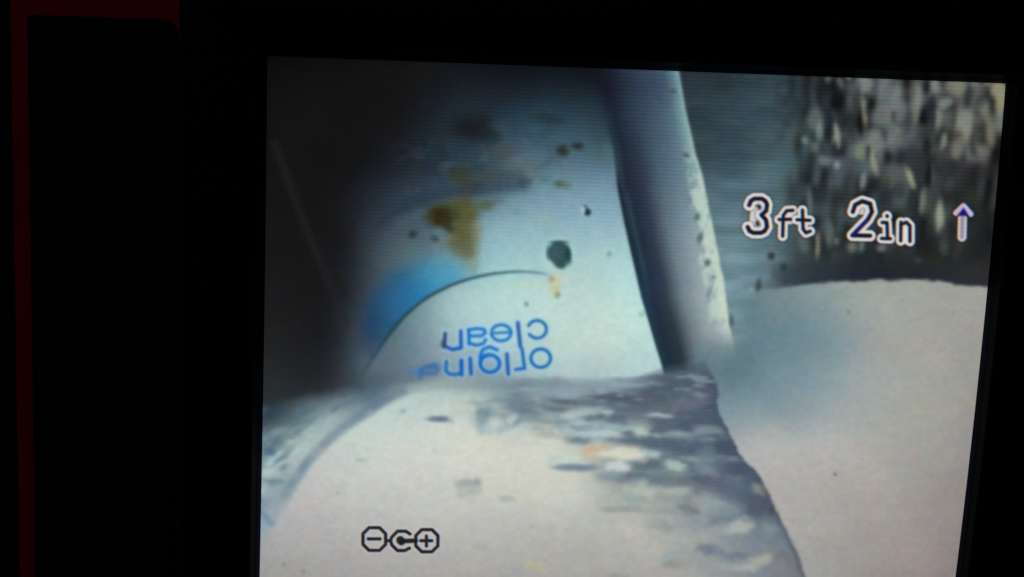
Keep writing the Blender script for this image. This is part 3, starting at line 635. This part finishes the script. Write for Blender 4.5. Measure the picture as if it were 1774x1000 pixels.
def housing():
    """rounded shell whose front is open behind the bezel"""
    out = rounded(-53.4, -32, 172, 150, (9, 9, 9, 9), 12); hole = rounded(-12, -22, 161, 139, (2, 2, 2, 2), 12)
    rings = [(out, 42.0), (out, -1.8)]
    for i in range(1, 7):
        a = math.radians(90 * i / 6); rings.append((inset(out, 1.6 * (1 - math.cos(a))), -1.8 - 1.6 * math.sin(a)))
    rings += [(hole, -3.4), (hole, 6.0)]
    n = len(out); V = [(x * MM, z * MM, -y * MM) for pts, z in rings for x, y in pts]; F = []
    for k in range(len(rings) - 1):
        for i in range(n):
            j = (i + 1) % n; F.append((k * n + i, k * n + j, (k + 1) * n + j, (k + 1) * n + i))
    F.append(tuple(range(n))); F.append(tuple(range((len(rings) - 1) * n, len(rings) * n)))
    return mesh_obj('housing', V, F, M_RED, monitor)
shell = keep(housing())
shell['label'] = 'red plastic housing showing as a thin red strip'
keys = keep(slab('side_panel', rounded(-48.9, -6.1, -17.35, 128, (.8, 2.6, 2.6, .8)), -3.0, -4.0, .3, M_PANEL, monitor))
keys['label'] = 'plain black side panel with a rounded corner'

# bezel: one swept frame from the picture's edge out to its own rounded outer edge
def opening(off):
    """outline of the opening, widened by off; the long sides bow very slightly as moulded"""
    pts = []
    N1 = 28
    r = 0.4 + off
    def bow_r(y): t = min(max(y / PH, 0), 1); return 0.75 * 4 * t * (1 - t)
    def bow_l(y): t = min(max(y / PH, 0), 1); return 0.22 * 4 * t * (1 - t)
    for i in range(N1): pts.append((-off + (PW + 2 * off) * i / N1, -off))
    for i in range(N1):
        y = -off + (PH + 2 * off) * i / N1; pts.append((PW + off + bow_r(y), y))
    for i in range(N1): pts.append((PW + off - (PW + 2 * off) * i / N1, PH + off))
    for i in range(N1):
        y = PH + off - (PH + 2 * off) * i / N1; pts.append((-off + bow_l(y), y))
    return pts

def outer(d):
    x0, y0, x1, y1 = -17.1 + d, -28 + d, 166 - d, 144 - d
    N1 = 28; pts = []
    for i in range(N1): pts.append((x0 + (x1 - x0) * i / N1, y0))
    for i in range(N1): pts.append((x1, y0 + (y1 - y0) * i / N1))
    for i in range(N1): pts.append((x1 - (x1 - x0) * i / N1, y1))
    for i in range(N1): pts.append((x0, y1 - (y1 - y0) * i / N1))
    return pts
rings = [(opening(.6), .5), (opening(.6), -.95), (opening(.66), -1.1), (opening(1.25), -2.15), (opening(1.36), -2.36), (opening(1.5), -2.52), (opening(1.66), -2.6),
         (opening(1.9), -2.62), (opening(7), -3.7), (opening(9), -3.9), (outer(1.0), -3.95), (outer(.5), -3.85), (outer(.15), -3.6), (outer(0), -3.2), (outer(0), 2.0)]
V, F = [], []
n = len(rings[0][0])
for pts, z in rings:
    for x, y in pts: V.append((x * MM, z * MM, -y * MM))
for k in range(len(rings) - 1):
    for i in range(n):
        j = (i + 1) % n; F.append((k * n + i, k * n + j, (k + 1) * n + j, (k + 1) * n + i))
bezel = keep(mesh_obj('bezel', V, F, M_BEZEL, monitor))

# added dark blue ring between glass and bezel; screen glow put into its colour
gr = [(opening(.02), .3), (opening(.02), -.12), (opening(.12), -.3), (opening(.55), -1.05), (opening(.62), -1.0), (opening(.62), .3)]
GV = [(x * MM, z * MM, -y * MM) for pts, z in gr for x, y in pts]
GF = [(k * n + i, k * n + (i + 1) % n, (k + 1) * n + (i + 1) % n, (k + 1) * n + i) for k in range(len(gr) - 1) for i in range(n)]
painted_glow_ring = keep(mesh_obj('painted_glow_ring', GV, GF, M_GLOW_RING, monitor))

panel = keep(slab('display_panel', rounded(-1.5, -1.5, PW + 3.0, PH + 1.5, (.5, .5, .5, .5)), 3.0, .55, .1, M_BACK, monitor))

# ---------------------------------------------------------------- the live picture: one flat sheet cut along what it shows
picture, region, row_a, col_a = paint_picture()
NX, NY = 860, 700
uu, vv = np.meshgrid(np.linspace(0, 1, NX + 1), np.linspace(0, 1, NY + 1))
ydn = vv * PH
xr = PW + 0.75 * 4 * vv * (1 - vv); xl = 0.22 * 4 * vv * (1 - vv)
xx = xl + (xr - xl) * uu
R = np.array(CAM_R); c0 = np.array(CAM_C)
rel = np.stack([xx * MM - c0[0], ydn * MM - c0[1], np.zeros_like(xx) - c0[2]], -1) @ R.T
DX = rel[..., 0] / rel[..., 2] * 1700 + 887 - X0            # panel point -> design coordinate (a plane-to-plane map)
DY = rel[..., 1] / rel[..., 2] * 1700 + 500 - Y0
def sample(a):
    x = np.clip(DX, 0, CW - 1.001); y = np.clip(DY, 0, CH - 1.001)
    i, j = x.astype(int), y.astype(int); fx, fy = x - i, y - j
    if a.ndim == 3: fx, fy = fx[..., None], fy[..., None]
    return (a[j, i] * (1 - fx) + a[j, i + 1] * fx) * (1 - fy) + (a[j + 1, i] * (1 - fx) + a[j + 1, i + 1] * fx) * fy
srgb = np.clip(sample(picture) / 255.0, 0, 1)
lin = np.where(srgb <= 0.04045, srgb / 12.92, ((srgb + 0.055) / 1.055) ** 2.4)
RA, CA = sample(row_a), sample(col_a)
cx = np.clip(((DX[:-1, :-1] + DX[1:, 1:]) / 2).astype(int), 0, CW - 1); cy = np.clip(((DY[:-1, :-1] + DY[1:, 1:]) / 2).astype(int), 0, CH - 1)
face_region = region[cy, cx]
vid = np.arange((NX + 1) * (NY + 1)).reshape(NY + 1, NX + 1)
quads = np.stack([vid[:-1, :-1], vid[1:, :-1], vid[1:, 1:], vid[:-1, 1:]], -1)
flat_pos = np.stack([xx * MM, np.zeros_like(xx), -ydn * MM], -1).reshape(-1, 3)
PIECES = {0: ('pictured_pipe_interior', 'dark grey pipe interior along the left of the screen'),
          1: ('pictured_bottle', 'white bottle with a blue patch and brown stains on the screen'),
          2: ('pictured_pipe_rim', 'slanting grey pipe with a bright broken rim on the screen'),
          3: ('pictured_rough_wall', 'dark crusted wall at the upper right of the screen'),
          4: ('pictured_pale_mound', 'smooth pale grey mound at the right of the screen'),
          5: ('pictured_crusted_mound', 'pale foreground mound with blue grey streaks on the screen'),
          6: ('distance_readout', 'outlined readout 3ft 2in on the screen'),
          7: ('arrow_icon', 'outlined arrow pointing up on the screen'),
          8: ('polarity_icon', 'black minus, ring and plus symbol on the screen'),
          9: ('bottle_lettering', 'blue upside-down words original clean on the bottle')}
for rid, (nm, lab) in PIECES.items():
    q = quads[face_region == rid]
    if not len(q): continue
    used, inv = np.unique(q.reshape(-1), return_inverse=True)
    me = bpy.data.meshes.new(nm)
    me.vertices.add(len(used)); me.vertices.foreach_set('co', flat_pos[used].astype(np.float32).ravel())
    me.loops.add(len(inv)); me.loops.foreach_set('vertex_index', inv.astype(np.int32))
    me.polygons.add(len(q)); me.polygons.foreach_set('loop_start', np.arange(0, len(inv), 4, dtype=np.int32))
    me.update(calc_edges=True)
    at = me.attributes.new('picture', 'FLOAT_COLOR', 'POINT')
    at.data.foreach_set('color', np.concatenate([lin.reshape(-1, 3)[used], np.ones((len(used), 1))], 1).astype(np.float32).ravel())
    for an, arr in (('row_strength', RA), ('column_strength', CA)):
        at = me.attributes.new(an, 'FLOAT', 'POINT'); at.data.foreach_set('value', arr.ravel()[used].astype(np.float32))
    me.materials.append(M_LCD)
    o = link(bpy.data.objects.new(nm, me), panel)
    o['label'] = lab
